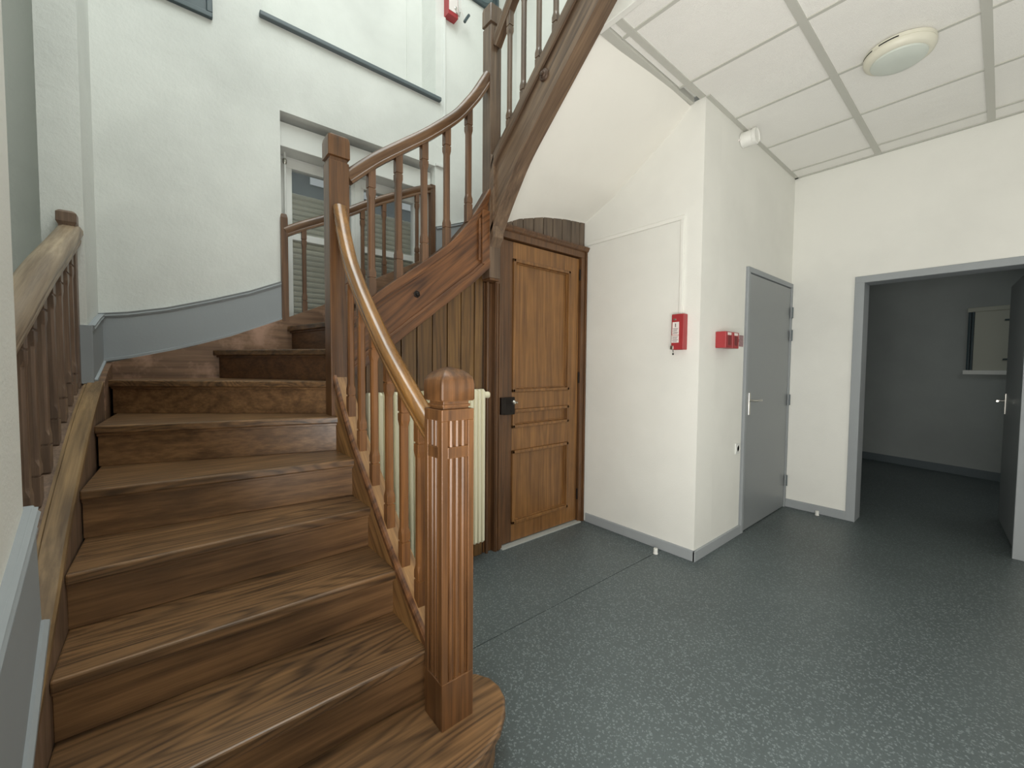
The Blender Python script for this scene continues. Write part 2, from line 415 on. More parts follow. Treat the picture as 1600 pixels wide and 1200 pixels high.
# near-wall and stair-wall grey skirtings
def board(name, top, bot, axis, a, b, mat, parent=None, bevel=.002): return MB().strip(top, bot, axis, a, b).build(name, mat, parent, bevel)
t_ = [(-1.385, .992), (-1.12, .845), (-.75, .62), (-.35, .36), (0, .16), (2.5, .16)]
b_ = [(-1.41, .705), (-1.12, .40), (-.75, .12), (-.35, .01), (0, 0), (2.5, 0)]
sk = st(board('baseboard_near', t_, b_, 'Y', -.255, -.236, M_GREY), 'grey raked skirting on the near wall at the lower left', 'baseboard')
MB().sweep([(x, -.236, z-.012) for x, z in t_], (0, 1, 0), [(-.018, -.02), (.006, -.02), (.009, -.008), (.004, 0), (.007, .008), (-.018, .014)]).build('moulding', M_GREY, sk, smooth=True)
MB().sweep([(x, -.236, z-.055) for x, z in t_], (0, 1, 0), [(-.002, -.005), (.004, -.003), (.004, .003), (-.002, .005)]).build('moulding', M_GREY, sk)

MB().sweep([(x, -.236, z+.004) for x, z in b_[:4]], (0, 1, 0), [(-.004, -.012), (.012, -.012), (.013, .006), (.006, .014), (-.004, .014)]).build('moulding', M_GREY, sk, smooth=True)
yd = [-.285, -.166, .002, .218, .424, .612]; zt = [1.584, 1.602, 1.643, 1.716, 1.793, 1.881]
zb = [1.321, 1.343, 1.387, 1.456, 1.533, 1.622]
dw = st(board('baseboard_stair', list(zip(yd, zt)), list(zip(yd, zb)), 'X', -3.2, -3.182, M_GREY), 'grey raked skirting rising to the stairwell window', 'baseboard')
prof = [(-.005, -.02), (.004, -.02), (.009, -.01), (.005, -.004), (.009, .006), (-.005, .008)]
MB().sweep([(-3.182, y, z-.006) for y, z in zip(yd, zt)], (1, 0, 0), prof).build('moulding', M_GREY, dw, smooth=True)
MB().sweep([(-3.182, y, z+.006) for y, z in zip(yd, zb)], (1, 0, 0), [(0, -.008), (.010, -.008), (.010, .006), (0, .008)]).build('moulding', M_GREY, dw)
xp = [-3.185, -3.0, -2.775]; ztp = [1.582, 1.545, 1.49]; zbp = [1.315, 1.27, 1.22]
MB().strip(list(zip(xp, ztp)), list(zip(xp, zbp)), 'Y', -.285, -.268).box(-2.775, -2.757, -.42, -.268, 1.215, 1.49).build('skirting_return', M_GREY, dw, .002)
MB().sweep([(x, -.268, z-.006) for x, z in zip(xp, ztp)], (0, 1, 0), prof).build('moulding', M_GREY, dw, smooth=True)
MB().sweep([(x, -.268, z+.006) for x, z in zip(xp, zbp)], (0, 1, 0), [(0, -.008), (.010, -.008), (.010, .006), (0, .008)]).build('moulding', M_GREY, dw)
yu = [1.80, 1.929, 2.076, 2.3, 2.71]; zu = [2.511, 2.556, 2.612, 2.75, 3.02]
du = st(board('baseboard_upper_stair', list(zip(yu, zu)), [(y, z-.27) for y, z in zip(yu, zu)], 'X', -3.2, -3.182, M_GREY), 'grey raked skirting right of the stairwell window behind balusters', 'baseboard')
MB().sweep([(-3.182, y, z-.006) for y, z in zip(yu, zu)], (1, 0, 0), prof).build('moulding', M_GREY, du, smooth=True)
st(Bx(-3.225, -3.165, .505, 1.845, 3.575, 3.605).build('trim_3', M_SILL, bevel=.005), 'dark grey sill strip under the blind niche', 'sill')
st(Bx(-3.46, -3.445, .525, 1.805, 3.605, 5.1).box(-3.445, -3.435, 1.655, 1.668, 3.605, 5.1).build('niche_panel', M_STAIRWALL), 'recessed blind panel of the upper niche', 'wall')

# ------------------------------------------------------------ window
win = st(Bx(-3.47, -3.41, .617, 1.80, 2.80, 2.829).box(-3.47, -3.41, .617, .69, 1.53, 2.8).box(-3.47, -3.41, 1.735, 1.80, 1.53, 2.8).box(-3.47, -3.41, .617, 1.80, 1.45, 1.53)
         .build('window_1', M_PVC, bevel=.003), 'white window with half closed roller shutter behind the stair railing', 'window')
def sash(y0, y1, flip):
    f = Bx(-3.455, -3.395, y0, y1, 2.745, 2.81).box(-3.455, -3.395, y0, y1, 1.52, 1.60).box(-3.455, -3.395, y0, y0+.052, 1.6, 2.745).box(-3.455, -3.395, y1-.052, y1, 1.6, 2.745)
    f = f.build('window_frame', M_PVC, win, .004)
    Bx(-3.44, -3.398, y0+.05, y1-.05, 2.235, 2.285).build('glazing_bar', M_PVC, f, .003)
    for z0, z1 in ((1.6, 2.235), (2.285, 2.745)):
        Bx(-3.432, -3.426, y0+.05, y1-.05, z0, z1).build('pane', M_GLASS, f)
sash(.675, 1.205, 0); sash(1.205, 1.745, 1)
Bx(-3.40, -3.388, 1.18, 1.235, 1.52, 2.8).build('meeting_cover', M_PVC, win, .003)
Bx(-3.45, -3.27, .62, 1.797, 2.83, 2.995).build('shutter_box', M_PVC, win, .004)
z = 1.55; k = 0
while z < 2.62:
    MB().prism([(-3.545, z), (-3.530, z+.01), (-3.528, z+.026), (-3.538, z+.038), (-3.548, z+.038), (-3.552, z+.02)], 'Y', .60, 1.82).build('shutter_slat', M_SLAT, win)
    z += .0415
MB().tube([(-3.36, .675, 2.83), (-3.35, .672, 2.78), (-3.355, .675, 2.74), (-3.37, .675, 1.6)], .008).build('shutter_crank', M_PVC, win, smooth=True)
MB().lathe((-3.352, .673, 2.745), (0, 0, 1), [(.009, 0), (.014, .008), (.014, .03), (.009, .04)], 12).build('crank_joint', M_STEEL, win, smooth=True)
# building across the street, glimpsed above the shutter
ob = empty('far_building', (-9, 1.4, 0), 'blurred grey building outside above the roller shutter', 'building')
Bx(-9.3, -9, -9, 12, 0, 13).build('facade', M_OUT, ob)
for i in range(8):
    Bx(-9.0, -8.97, -2.5+.95*i, -2.05+.95*i, 4.9, 6.4).build('window', M_PVC, ob)
st(Bx(-14, -3.6, -8, 12, -.2, -.1).build('ground', M_OUT), 'pavement outside the stairwell window', 'ground')

# ------------------------------------------------------------ staircase
NZ = {1: ((-.92, -.24), (-.92, .60)), 2: ((-1.20, -.24), (-1.21, .66)), 3: ((-1.475, -.24), (-1.467, .66)),
      4: ((-1.708, -.24), (-1.723, .66)), 5: ((-2.005, -.24), (-1.92, .66)), 6: ((-2.412, -.24), (-2.152, .66)),
      7: ((-2.96, -.24), (-2.30, .66)), 8: ((-3.17, .216), (-2.30, .72)), 9: ((-3.17, .634), (-2.26, .82)),
      10: ((-3.17, 1.02), (-2.26, 1.07)), 11: ((-3.17, 1.33), (-2.26, 1.31)), 12: ((-3.17, 1.68), (-2.26, 1.48)),
      13: ((-3.17, 2.12), (-2.27, 1.58)), 14: ((-2.97, 2.69), (-2.30, 1.69)), 15: ((-2.62, 2.69), (-2.25, 1.73)),
      16: ((-2.34, 2.69), (-2.12, 1.73)), 17: ((-2.06, 2.69), (-1.93, 1.73)), 18: ((-1.80, 2.69), (-1.72, 1.73)),
      19: ((-1.55, 2.69), (-1.51, 1.73)), 20: ((-1.30, 2.69), (-1.28, 1.73))}
CORNER = {7: (-3.17, -.24), 13: (-3.17, 2.69)}
stair = empty('staircase', (-1.1, .2, 0), 'winding oak staircase with newels and turned balustrade climbing around the window wall', 'staircase')
def shift_back(k, d):
    (L, R) = (Vector(NZ[k][0]), Vector(NZ[k][1])); t = (R-L).normalized(); n = Vector((-t.y, t.x))  # climbing direction
    c = Vector((-1, 0)) if k < 8 else (Vector((0, 1)) if k < 14 else Vector((1, 0)))
    if n.dot(c) < 0: n = -n
    return L + n*d, R + n*d
for k in range(1, 20):
    z = k*RH; (L, R) = (Vector(NZ[k][0]), Vector(NZ[k][1])); Bl, Br = shift_back(k+1, .05)
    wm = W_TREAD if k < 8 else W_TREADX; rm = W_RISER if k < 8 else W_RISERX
    if k == 1:
        pts = [(-.92, -.24), (-.92, .60), (-.926, .66), (-.945, .72), (-.972, .78), (-1.013, .832), (-1.06, .868), (-1.112, .884), (-1.165, .880), (-1.215, .852), (-1.245, .80), (-1.25, .735), (-1.25, -.24)]
        ins = []
        C0 = Vector((-1.1, .72))
        for p in pts[1:11]: v = Vector(p); ins.append(tuple(v + (C0-v).normalized()*.035))
        MB().prism(pts, 'Z', z-.034, z).build('tread', wm, stair, .010, seg=3)
        outer = [(-.95, -.24)] + [(-.95, .60)] + ins[1:]; n = len(outer); mb = MB()
        mb.prism(outer + [(-1.25, -.24)], 'Z', 0, z-.034)
        mb.build('riser', rm, stair, .002)
        continue
    pts = [tuple(L), tuple(R), tuple(Br)] + ([tuple(Bl)] if k not in CORNER else [(CORNER[k][0], Bl.y) if k == 7 else (Bl.x, CORNER[k][1]), CORNER[k]])
    MB().prism(pts, 'Z', z-.034, z).build('tread', wm, stair, .006, seg=2)
    a, b = shift_back(k, .028); a2, b2 = shift_back(k, .05)
    mb = MB().prism([tuple(a), tuple(b), tuple(b2), tuple(a2)], 'Z', z-RH, z-.034)
    a3, b3 = shift_back(k, .016)
    mb.prism([tuple(a3), tuple(b3), tuple(b), tuple(a)], 'Z', z-.046, z-.034)
    mb.build('riser', rm, stair, .0015, seg=1)

# inner string of the first flight (plane y = .655 .. .735)
s1 = smooth_path([(-2.22, 1.27), (-2.12, 1.15), (-1.945, .957), (-1.748, .790), (-1.578, .637), (-1.403, .502), (-1.243, .390), (-1.16, .335)], 42)
tp = s1; bt = [(x, max(.14, z-.52)) for x, z in s1]
so = MB().strip(tp, bt, 'Y', .655, .735).build('string_board', W_STR, stair, .003)
MB().sweep([(x, .662, z-.004) for x, z in s1], (0, 1, 0), [(-.014, -.014), (.004, -.014), (.004, .010), (-.008, .010), (-.014, .004)]).build('string_moulding', W_STRD, stair, smooth=True)
tag(so, 'light brown sloping board')
# under-stair closing boards of first flight
n = 9
for i in range(n):
    x0 = -2.2 + i*.113; x1 = min(x0+.109, -1.185)
    MB().strip([(x0, max(.2, lerp(s1, x0)-.5)), (x1, max(.2, lerp(s1, x1)-.5))], [(x0, 0), (x1, 0)], 'Y', .70, .718).build('plank', W_PLANK, stair)

# left string of the first flight
ls = smooth_path([(-3.17, 1.30), (-2.95, 1.262), (-2.778, 1.212), (-2.43, 1.096), (-2.031, .915), (-1.787, .788), (-1.652, .69), (-1.56, .63), (-1.39, .52), (-1.28, .46), (-1.1, .36), (-.92, .24)], 44)
MB().strip(ls, [(x, max(0, z-.62)) for x, z in ls], 'Y', -.37, -.24).build('string_board', W_LEFT, stair, .003)
lc = [p for p in ls if p[0] > -2.80]
lcap = MB().sweep([(x, -.272, z+.002) for x, z in lc], (0, 1, 0), [(-.030, -.012), (.034, -.012), (.034, .006), (.028, .012), (-.018, .012), (-.022, .006), (-.030, .006)]).build('string_cap', W_LEFTCAP, stair, smooth=True)
tag(lcap, 'pale worn string capping')
# wall strings
yw = [-.24, -.117, .086, .314, .608, .743, .871, 1.03, 1.327, 1.546, 1.735, 1.95, 2.1, 2.3, 2.70]
zw = [1.318, 1.353, 1.408, 1.490, 1.622, 1.685, 1.745, 1.845, 2.028, 2.14, 2.247, 2.33, 2.40, 2.50, 2.78]
MB().strip(list(zip(yw, zw)), [(y, z-.75) for y, z in zip(yw, zw)], 'X', -3.2, -3.168).build('wall_string', W_WALLSTR, stair, .002)
MB().strip([(-3.2, 1.32), (-2.96, 1.27), (-2.8, 1.22)], [(-3.2, .6), (-2.96, .6), (-2.8, .6)], 'Y', -.268, -.236).build('wall_string', W_WALLSTR, stair, .002)
MB().strip([(-3.2, 2.80), (-2.6, 2.95), (-2.0, 3.2), (-1.4, 3.65), (-1.1, 3.85)], [(-3.2, 2.3), (-2.6, 2.55), (-2.0, 2.75), (-1.4, 3.15), (-1.1, 3.4)], 'Y', 2.68, 2.709).build('wall_string', W_WALLSTR, stair, .002)

# second-flight string, plane x = -2.28 .. -2.2, panelled
XS = -2.2
top2 = smooth_path([(.735, 1.575), (.814, 1.640), (.921, 1.737), (1.113, 1.882), (1.326, 2.050), (1.45, 2.185), (1.54, 2.31), (1.604, 2.409), (1.64, 2.47)], 40)
bot2r = smooth_path([(.735, 1.235), (.85, 1.335), (.981, 1.432), (1.092, 1.520), (1.224, 1.622), (1.41, 1.768), (1.52, 1.852), (1.60, 1.925), (1.64, 1.96)], 40)
ys = [.735+(1.65-.735)*i/36 for i in range(37)]
T2 = [(y, lerp(top2, y)) for y in ys]; B2 = [(y, lerp(bot2r, y)) for y in ys]
s2 = MB().strip(T2, B2, 'X', -2.285, XS-.022).build('string_board', W_STRD, stair, .002)
tag(s2, 'panelled string board under the second flight')
MB().strip(T2, [(y, z-.052) for y, z in T2], 'X', -2.285, XS).build('string_border', W_STRD, stair, .003)
MB().strip([(y, z+.052) for y, z in B2], [(y, z-.004) for y, z in B2], 'X', -2.285, XS).build('string_border', W_STRD, stair, .003)
MB().sweep([(XS-.012, y, z-.060) for y, z in T2], (1, 0, 0), [(-.006, -.010), (.002, -.010), (.006, -.002), (.004, .010), (-.006, .010)]).build('string_moulding', W_STRD, stair, smooth=True)
MB().sweep([(XS-.012, y, z+.060) for y, z in B2], (1, 0, 0), [(-.006, -.010), (.004, -.010), (.006, .002), (.002, .010), (-.006, .010)]).build('string_moulding', W_STRD, stair, smooth=True)
Bx(-2.285, XS-.0005, 1.585, 1.645, 1.98, 2.33).build('string_border', W_STRD, stair, .003)
Bx(XS-.014, XS-.004, 1.560, 1.577, 2.0, 2.27).build('string_moulding', W_STRD, stair, .003)
MB().lathe((XS-.022, 1.129, 1.73), (1, 0, 0), [(.022, 0), (.022, .004), (.013, .006), (.013, .014), (.009, .018)], 6).build('bolt', M_BLACK, stair, .001)

# third-flight string, plane y = 1.645 .. 1.75
t3 = smooth_path([(-2.2, 2.62), (-2.174, 2.689), (-1.982, 2.852), (-1.811, 3.002), (-1.538, 3.232), (-1.2, 3.52), (-.8, 3.86), (-.5, 4.1)], 32)
b3 = smooth_path([(-2.24, 2.10), (-2.2, 2.175), (-2.12, 2.31), (-2.0, 2.475), (-1.9, 2.595), (-1.7, 2.775), (-1.335, 3.095), (-1.0, 3.39), (-.5, 3.82)], 40)
xs = [-2.2+(1.7)*i/50 for i in range(51)]
T3 = [(x, lerp(t3, x)) for x in xs]; B3 = [(x, lerp(b3, x)) for x in xs]
tag(MB().strip(T3, B3, 'Y', 1.665, 1.745).build('string_board', W_STR3, stair, .002), 'grey brown board of the upper flight')
MB().strip(T3, [(x, z-.05) for x, z in T3], 'Y', 1.645, 1.745).build('string_border', W_STR3, stair, .003)
MB().strip([(x, z+.045) for x, z in B3], [(x, z-.006) for x, z in B3], 'Y', 1.645, 1.748).build('string_border', W_STR3, stair, .003)
MB().sweep([(x, 1.652, z-.060) for x, z in T3], (0, 1, 0), [(-.005, -.012), (.006, -.012), (.006, .010), (-.008, .010), (-.008, .002)]).build('string_moulding', W_STR3, stair, smooth=True)
MB().lathe((-1.721, 1.665, 2.954), (0, -1, 0), [(.030, 0), (.034, .004), (.030, .012), (.020, .015), (.017, .020), (.006, .022)], 14).lathe((-1.721, 1.665, 2.954), (0, -1, 0), [(.012, .015), (.012, .028), (.008, .03)], 6).build('bolt', M_BOLT, stair, smooth=True)
ts = MB().strip([(-2.2, 2.70), (-2.19, 2.68), (-2.165, 2.69)], [(-2.2, 2.1), (-2.19, 2.12), (-2.165, 2.16)], 'Y', 1.645, 1.73).build('string_border', W_STR3, stair, .003)

# newel posts
def newel_front():
    x0, x1, y0, y1 = -1.182, -1.072, .626, .742; cx, cy = (x0+x1)/2, (y0+y1)/2; i = .008
    q = .021; i = .011
    p = MB().box(x0+i, x1-i, y0+i, y1-i, .3, 1.15)
    p.box(x0, x1, y0, y1, .175, .325).box(x0, x1, y0, y1, 1.143, 1.178)
    for a, b in ((x0, y0), (x1-q, y0), (x0, y1-q), (x1-q, y1-q)): p.box(a, a+q, b, b+q, .325, 1.143)
    for za, zb in ((1.027, 1.062),):
        p.box(x0+q, x1-q, y0+.0004, y1-.0004, za, zb).box(x0+.0004, x1-.0004, y0+q, y1-q, za, zb)
    p.box(x0+.012, x1-.012, y0+.012, y1-.012, 1.178, 1.204).box(x0+.008, x1-.008, y0+.008, y1-.008, 1.185, 1.193)
    p = tag(p.build('newel_post', W_NEWEL, stair, .0018), 'stout fluted newel post')
    for s in range(4):
        for k in range(3):
            for za, zb in ((.325, 1.027), (1.062, 1.143)):
                d = (k-1)*.0215; r = .0088; m = MB()
                if s == 0: c = (cx+d, y0+i)
                elif s == 1: c = (x1-i, cy+d)
                elif s == 2: c = (cx+d, y1-i)
                else: c = (x0+i, cy+d)
                m.add([(c[0]+r*math.cos(a*PI/4), c[1]+r*.95*math.sin(a*PI/4), z) for z in (za, zb) for a in range(8)],
                      [tuple(range(8))[::-1], tuple(range(8, 16))]+[(a, (a+1) % 8, 8+(a+1) % 8, 8+a) for a in range(8)])
                m.build('reed', W_NEWEL, p, smooth=True)
    h = .0595; rr = [(1.203, h-.003, .004), (1.208, h, .004), (1.252, h, .004), (1.266, h-.0015, .004), (1.278, h-.006, .004), (1.288, h-.014, .004), (1.296, h-.024, .003), (1.302, h-.036, .002), (1.306, h-.048, .001), (1.308, .004, .0005)]
    MB().rings(cx, cy, rr).build('cap', W_NEWEL, p, smooth=True)
    return p
newel_front()
def newel_plain(cx, cy, h, z0, z1, mat, label, captop, capneck, dz):
    p = MB().rings(cx, cy, [(z0, h, .003), (z1, h, .003)])
    p.rings(cx, cy, [(z1, h-.006, .002), (capneck, h-.006, .002)])
    p = tag(p.build('newel_post', mat, stair, .001, seg=1), label)
    MB().rings(cx, cy, [(capneck, h-.002, .003), (capneck+.004, h+.004, .003), (captop-.03, h+.004, .004), (captop-.012, h+.001, .006), (captop-.003, h-.010, .006), (captop, h-.02, .005)]).build('cap', mat, p, smooth=True)
newel_plain(-2.2525, .690, .050, .35, 2.345, W_NEWEL, 'tall square newel post at the first turn', 2.482, 2.365, 0)
newel_plain(-2.2450, 1.688, .0445, 1.90, 3.52, W_POST3, 'square newel post at the second turn', 3.665, 3.535, 0)
n3 = Bx(-2.285, -2.205, 1.65, 1.73, 1.885, 1.905).build('newel_drop', W_NEWEL, stair, .004)

# handrails
def rail_prof(w_, h_):
    a, b = w_/2, h_/2
    return [(-a*.72, -b), (a*.72, -b), (a*.80, -b*.62), (a*.72, -b*.5), (a*.86, -b*.2), (a, b*.05), (a, b*.45), (a*.80, b*.82), (a*.42, b), (-a*.42, b), (-a*.80, b*.82), (-a, b*.45), (-a, b*.05), (-a*.86, -b*.2), (-a*.72, -b*.5), (-a*.80, -b*.62)]
h1 = smooth_path([(-2.205, 2.11), (-2.15, 1.985), (-2.056, 1.820), (-1.95, 1.692), (-1.85, 1.588), (-1.64, 1.392), (-1.46, 1.247), (-1.317, 1.142), (-1.18, 1.045)], 56)
hr = MB().sweep([(x, .688, z) for x, z in h1], (0, 1, 0), rail_prof(.066, .066)).build('handrail', W_RAIL, stair, smooth=True)
tag(hr, 'polished lower handrail')
h2 = smooth_path([(.738, 2.285), (.84, 2.382), (.92, 2.452), (1.06, 2.562), (1.2, 2.672), (1.34, 2.796), (1.42, 2.875), (1.494, 2.968), (1.56, 3.06), (1.648, 3.205)], 56)
MB().sweep([(-2.235, y, z) for y, z in h2], (1, 0, 0), rail_prof(.058, .070)).build('handrail', W_RAILD, stair, smooth=True)
h3 = [(-2.205, 3.405), (-2.12, 3.50), (-2.05, 3.575), (-1.9, 3.71), (-1.54, 4.01), (-1.0, 4.47), (-.5, 4.89)]
MB().sweep([(x, 1.69, z) for x, z in h3], (0, 1, 0), rail_prof(.062, .075)).build('handrail', W_STR3, stair, smooth=True)

# balusters
def baluster(x, y, z0, z1, mat, parent, h=.0165, hb=.075, name='baluster', hidden=.0):
    a = z0 + hb; b = z1 - hb; c = .0012
    MB().rings(x, y, [(z0, h, c), (a, h, c), (a+.001, h-.004, c), (a+.007, h-.004, c), (a+.008, h, c), (a+.035, h, c), (a+.055, h-.0015, .0075), (a+.062, h-.0022, .007),
                      (b-.062, h-.0022, .007), (b-.055, h-.0015, .0075), (b-.035, h, c), (b-.008, h, c), (b-.007, h-.004, c), (b-.001, h-.004, c), (b, h, c), (z1, h, c)]).build(name, mat, parent)
for x in (-2.058, -1.913, -1.760, -1.604, -1.467, -1.334, ):
    z0 = lerp(s1, x); baluster(x, .690, z0-.02, lerp(h1, x)-.015, W_BAL, stair, .0175, .10)
for y in (.867, 1.024, 1.186, 1.340, 1.500):
    baluster(-2.240, y, lerp(top2, y)-.02, lerp(h2, y)-.02, W_BAL2, stair, .0200, .115)
for x in (-2.062, -1.930, -1.797, -1.661, -1.525, -1.39, -1.255, -1.12, -.985, -.85):
    baluster(x, 1.69, lerp(t3, x)-.02, lerp(h3, x)-.02, W_POST3, stair, .017, .10)

# ------------------------------------------------------------ left balustrade
lb = empty('left_balustrade', (-2.1, -.33, .95), 'short grey brown balustrade beside the near wall at the left edge', 'railing')
hl = smooth_path([(-1.36, 1.245), (-1.55, 1.335), (-1.8, 1.458), (-2.13, 1.622), (-2.45, 1.762), (-2.62, 1.838), (-2.77, 1.905)], 40)
MB().sweep([(x, -.328, z) for x, z in hl], (0, 1, 0), rail_prof(.082, .085)).build('handrail', W_LEFTR, lb, smooth=True)
MB().rings(-2.745, -.335, [(1.15, .026, .002), (1.93, .026, .002), (1.945, .033, .003), (1.985, .033, .006), (1.995, .024, .006)]).build('end_post', W_LEFT, lb, .002)
for x in (-1.50, -1.655, -1.81, -1.935, -2.09, -2.244, -2.40, -2.54, -2.66):
    baluster(x, -.335, lerp(ls, x)-.005, lerp(hl, x)-.02, W_LEFT, lb, .023, .09)

# ------------------------------------------------------------ railing in front of the window
wr = empty('window_railing', (-3.18, 1.2, 1.85), 'oak guard rail with balusters fixed across the shuttered window', 'railing')
hw = smooth_path([(.635, 2.218), (.75, 2.285), (.879, 2.352), (1.059, 2.455), (1.229, 2.56), (1.437, 2.672), (1.6, 2.755), (1.70, 2.80), (1.76, 2.815)], 36)
MB().sweep([(-3.185, y, z) for y, z in hw], (1, 0, 0), rail_prof(.045, .066)).build('handrail', W_RAILD, wr, smooth=True)
MB().rings(-3.187, .628, [(1.61, .021, .002), (2.31, .021, .002), (2.335, .016, .006)]).build('end_post', W_BAL2, wr)
MB().rings(-3.187, 1.762, [(2.235, .023, .002), (2.85, .023, .002)]).build('end_post', W_BAL2, wr)
for y in (.752, .94, 1.165, 1.335, 1.62):
    baluster(-3.185, y, lerp(list(zip(yw, zw)), y)-.005, lerp(hw, y)-.02, W_BAL2, wr, .0155, .075)

# ------------------------------------------------------------ oak door, its frame and the boarding
pan = empty('plank_panelling', (-2.3, 1.2, 0), 'vertical oak boarding closing the space under the second flight', 'panelling')
y = 1.586-.105*9
seams = [.64+.0] + [.735, .85, .957, 1.062, 1.164, 1.270, 1.377, 1.480, 1.586, 1.66]
for a, b in zip(seams[1:], seams[2:]):
    q = MB().strip([(a+.0035, min(2.0, lerp(bot2r, a)+.04)), (b-.0035, min(2.0, lerp(bot2r, b)+.04))], [(a+.0035, 0), (b-.0035, 0)], 'X', -2.312, -2.290+random.uniform(-.001, .001))
    q.build('plank', W_PLANK, pan, .003)
MB().strip([(a, min(2.0, lerp(bot2r, a)+.03)) for a in (.735, .9, 1.1, 1.3, 1.5, 1.67)], [(a, 0) for a in (.735, .9, 1.1, 1.3, 1.5, 1.67)], 'X', -2.325, -2.305).build('backing_board', M_GAP, pan)

d1 = st(Bx(-2.33, -2.262, 1.742, 1.812, 0, 2.213).box(-2.33, -2.262, 2.636, 2.70, 0, 2.213).box(-2.33, -2.262, 1.742, 2.70, 2.213, 2.262).build('door_1', W_DOORD, bevel=.003),
        'old panelled oak door under the stair flight with iron rim lock', 'door')
Bx(-2.262, -2.254, 1.748, 1.762, 0, 1.885).box(-2.262, -2.254, 1.772, 1.780, 0, 1.885).build('frame_moulding', W_DOORD, d1, .003)
Bx(-2.345, -2.300, 1.672, 1.742, 0, 1.885).build('frame_rebate', W_DOORD, d1, .002)
MB().tube([(-2.283, 1.690, .0), (-2.283, 1.690, 1.885)], .011).build('frame_bead', W_DOORD, d1, smooth=True)
Bx(-2.262, -2.250, 2.682, 2.698, 0, 2.28).build('frame_moulding', W_DOORD, d1, .003)
MB().prism([(-2.262, 2.262), (-2.250, 2.270), (-2.246, 2.280), (-2.238, 2.290), (-2.238, 2.300), (-2.262, 2.306), (-2.33, 2.306), (-2.33, 2.262)], 'Y', 1.735, 2.708).build('cornice_moulding', W_DOORD, d1)
Bx(-2.31, -2.24, 1.80, 2.65, 0, .010).build('threshold_strip', M_THRESH, d1, .002)
leaf = Bx(-2.322, -2.306, 1.83, 2.62, .05, 2.19).build('door_leaf', W_DOOR, d1)
def lf(name, mat, *a): return Bx(-2.330, -2.285, *a).build(name, mat, leaf, .003)
tag(lf('stile', W_DOORD, 1.816, 1.916, .018, 2.205), 'dark stained lock stile')
lf('stile', W_DOOR, 2.518, 2.632, .018, 2.205)
for a, b in ((2.085, 2.205), (.998, 1.125), (.695, .862), (.018, .150)): lf('cross_rail', W_DOOR, 1.916, 2.518, a, b)
for a, b in ((1.125, 2.085), (.862, .998), (.150, .695)):
    y0, y1 = 1.916, 2.518
    mb = MB()
    for (u0, u1, v0, v1) in ((y0, y1, b-.022, b), (y0, y1, a, a+.022), (y0, y0+.022, a, b), (y1-.022, y1, a, b)):
        mb.box(-2.304, -2.272, u0, u1, v0, v1)
    for (u0, u1, v0, v1) in ((y0+.022, y1-.022, b-.030, b-.022), (y0+.022, y1-.022, a+.022, a+.030), (y0+.022, y0+.030, a+.022, b-.022), (y1-.030, y1-.022, a+.022, b-.022)):
        mb.box(-2.304, -2.288, u0, u1, v0, v1)
    mb.build('panel_moulding', W_DOOR, leaf, .003)
    Bx(-2.308, -2.301, y0+.02, y1-.02, a+.02, b-.02).build('panel', W_DOOR, leaf)
lk = Bx(-2.285, -2.262, 1.828, 1.926, .965, 1.09).build('rim_lock', M_BLACK, leaf, .003)
MB().lathe((-2.262, 1.895, 1.055), (1, 0, 0), [(.008, 0), (.008, .016), (.014, .02), (.016, .03), (.010, .038)], 12).build('knob', M_STEEL, leaf, smooth=True)
MB().lathe((-2.262, 1.925, 1.052), (1, 0, 0), [(.004, 0), (.004, .018), (.007, .022), (.005, .028)], 8).build('knob', M_STEEL, leaf, smooth=True)
Bx(-2.263, -2.2605, 1.888, 1.896, .978, 1.0).build('keyhole', M_GAP, leaf)
Bx(-2.262, -2.238, 1.782, 1.818, .972, 1.092).build('lock_keep', M_BLACK, d1, .003)
for z in (2.072, 1.223, .24):
    MB().tube([(-2.276, 2.634, z-.045), (-2.276, 2.634, z+.045)], .008).build('hinge', M_BLACK, d1, smooth=True)
# boarding above the door, following the soffit arc
ya = 1.742
for b in (1.807, 1.913, 2.017, 2.122, 2.224, 2.326, 2.430, 2.535, 2.640, 2.706):
    a = ya; ya = b
    def sz(y): return soffit_z(-2.29, max(0, (y-1.735)/.975))+.012
    MB().strip([(a+.003, sz(a)), ((a+b)/2, sz((a+b)/2)), (b-.003, sz(b))], [(a+.003, 2.29), ((a+b)/2, 2.29), (b-.003, 2.29)], 'X', -2.322, -2.292).build('plank', W_PLANKD, d1, .002)
Bx(-2.34, -2.325, 1.742, 2.706, 2.2, 2.5).build('backing_board', M_GAP, d1)

# ------------------------------------------------------------ grey flush door and corridor opening
d2 = st(Bx(-1.36, -1.284, 3.455, 3.492, 0, 2.06).box(-1.36, -1.284, 4.462, 4.499, 0, 2.06).box(-1.36, -1.284, 3.455, 4.499, 2.06, 2.10).build('door_2', M_GREY, bevel=.003), 'grey flush door with lever handle in the recess beside the corner', 'door')
l2 = Bx(-1.335, -1.292, 3.495, 4.459, .008, 2.052).build('door_leaf', M_GREYDOOR, d2, .002)
def lever(parent, cx, cy, cz, nx, ny, tx, ty, L=.11):
    n_ = Vector((nx, ny, 0)).normalized(); t = Vector((tx, ty, 0)).normalized(); c = Vector((cx, cy, cz))
    m = MB(); pts = []
    for a, b in ((-.017, -.115), (.017, -.115), (.017, .062), (-.017, .062)):
        pts.append(c + t*a + Vector((0, 0, b)))
    m.add([p for p in pts] + [p + n_*.007 for p in pts], [(3, 2, 1, 0), (4, 5, 6, 7), (0, 1, 5, 4), (1, 2, 6, 5), (2, 3, 7, 6), (3, 0, 4, 7)])
    h = m.build('escutcheon', M_STEEL, parent, .002)
    MB().tube([c, c+n_*.045, c+n_*.055+t*.012, c+n_*.055+t*L], .0085, 10).build('door_handle', M_STEEL, parent, smooth=True)
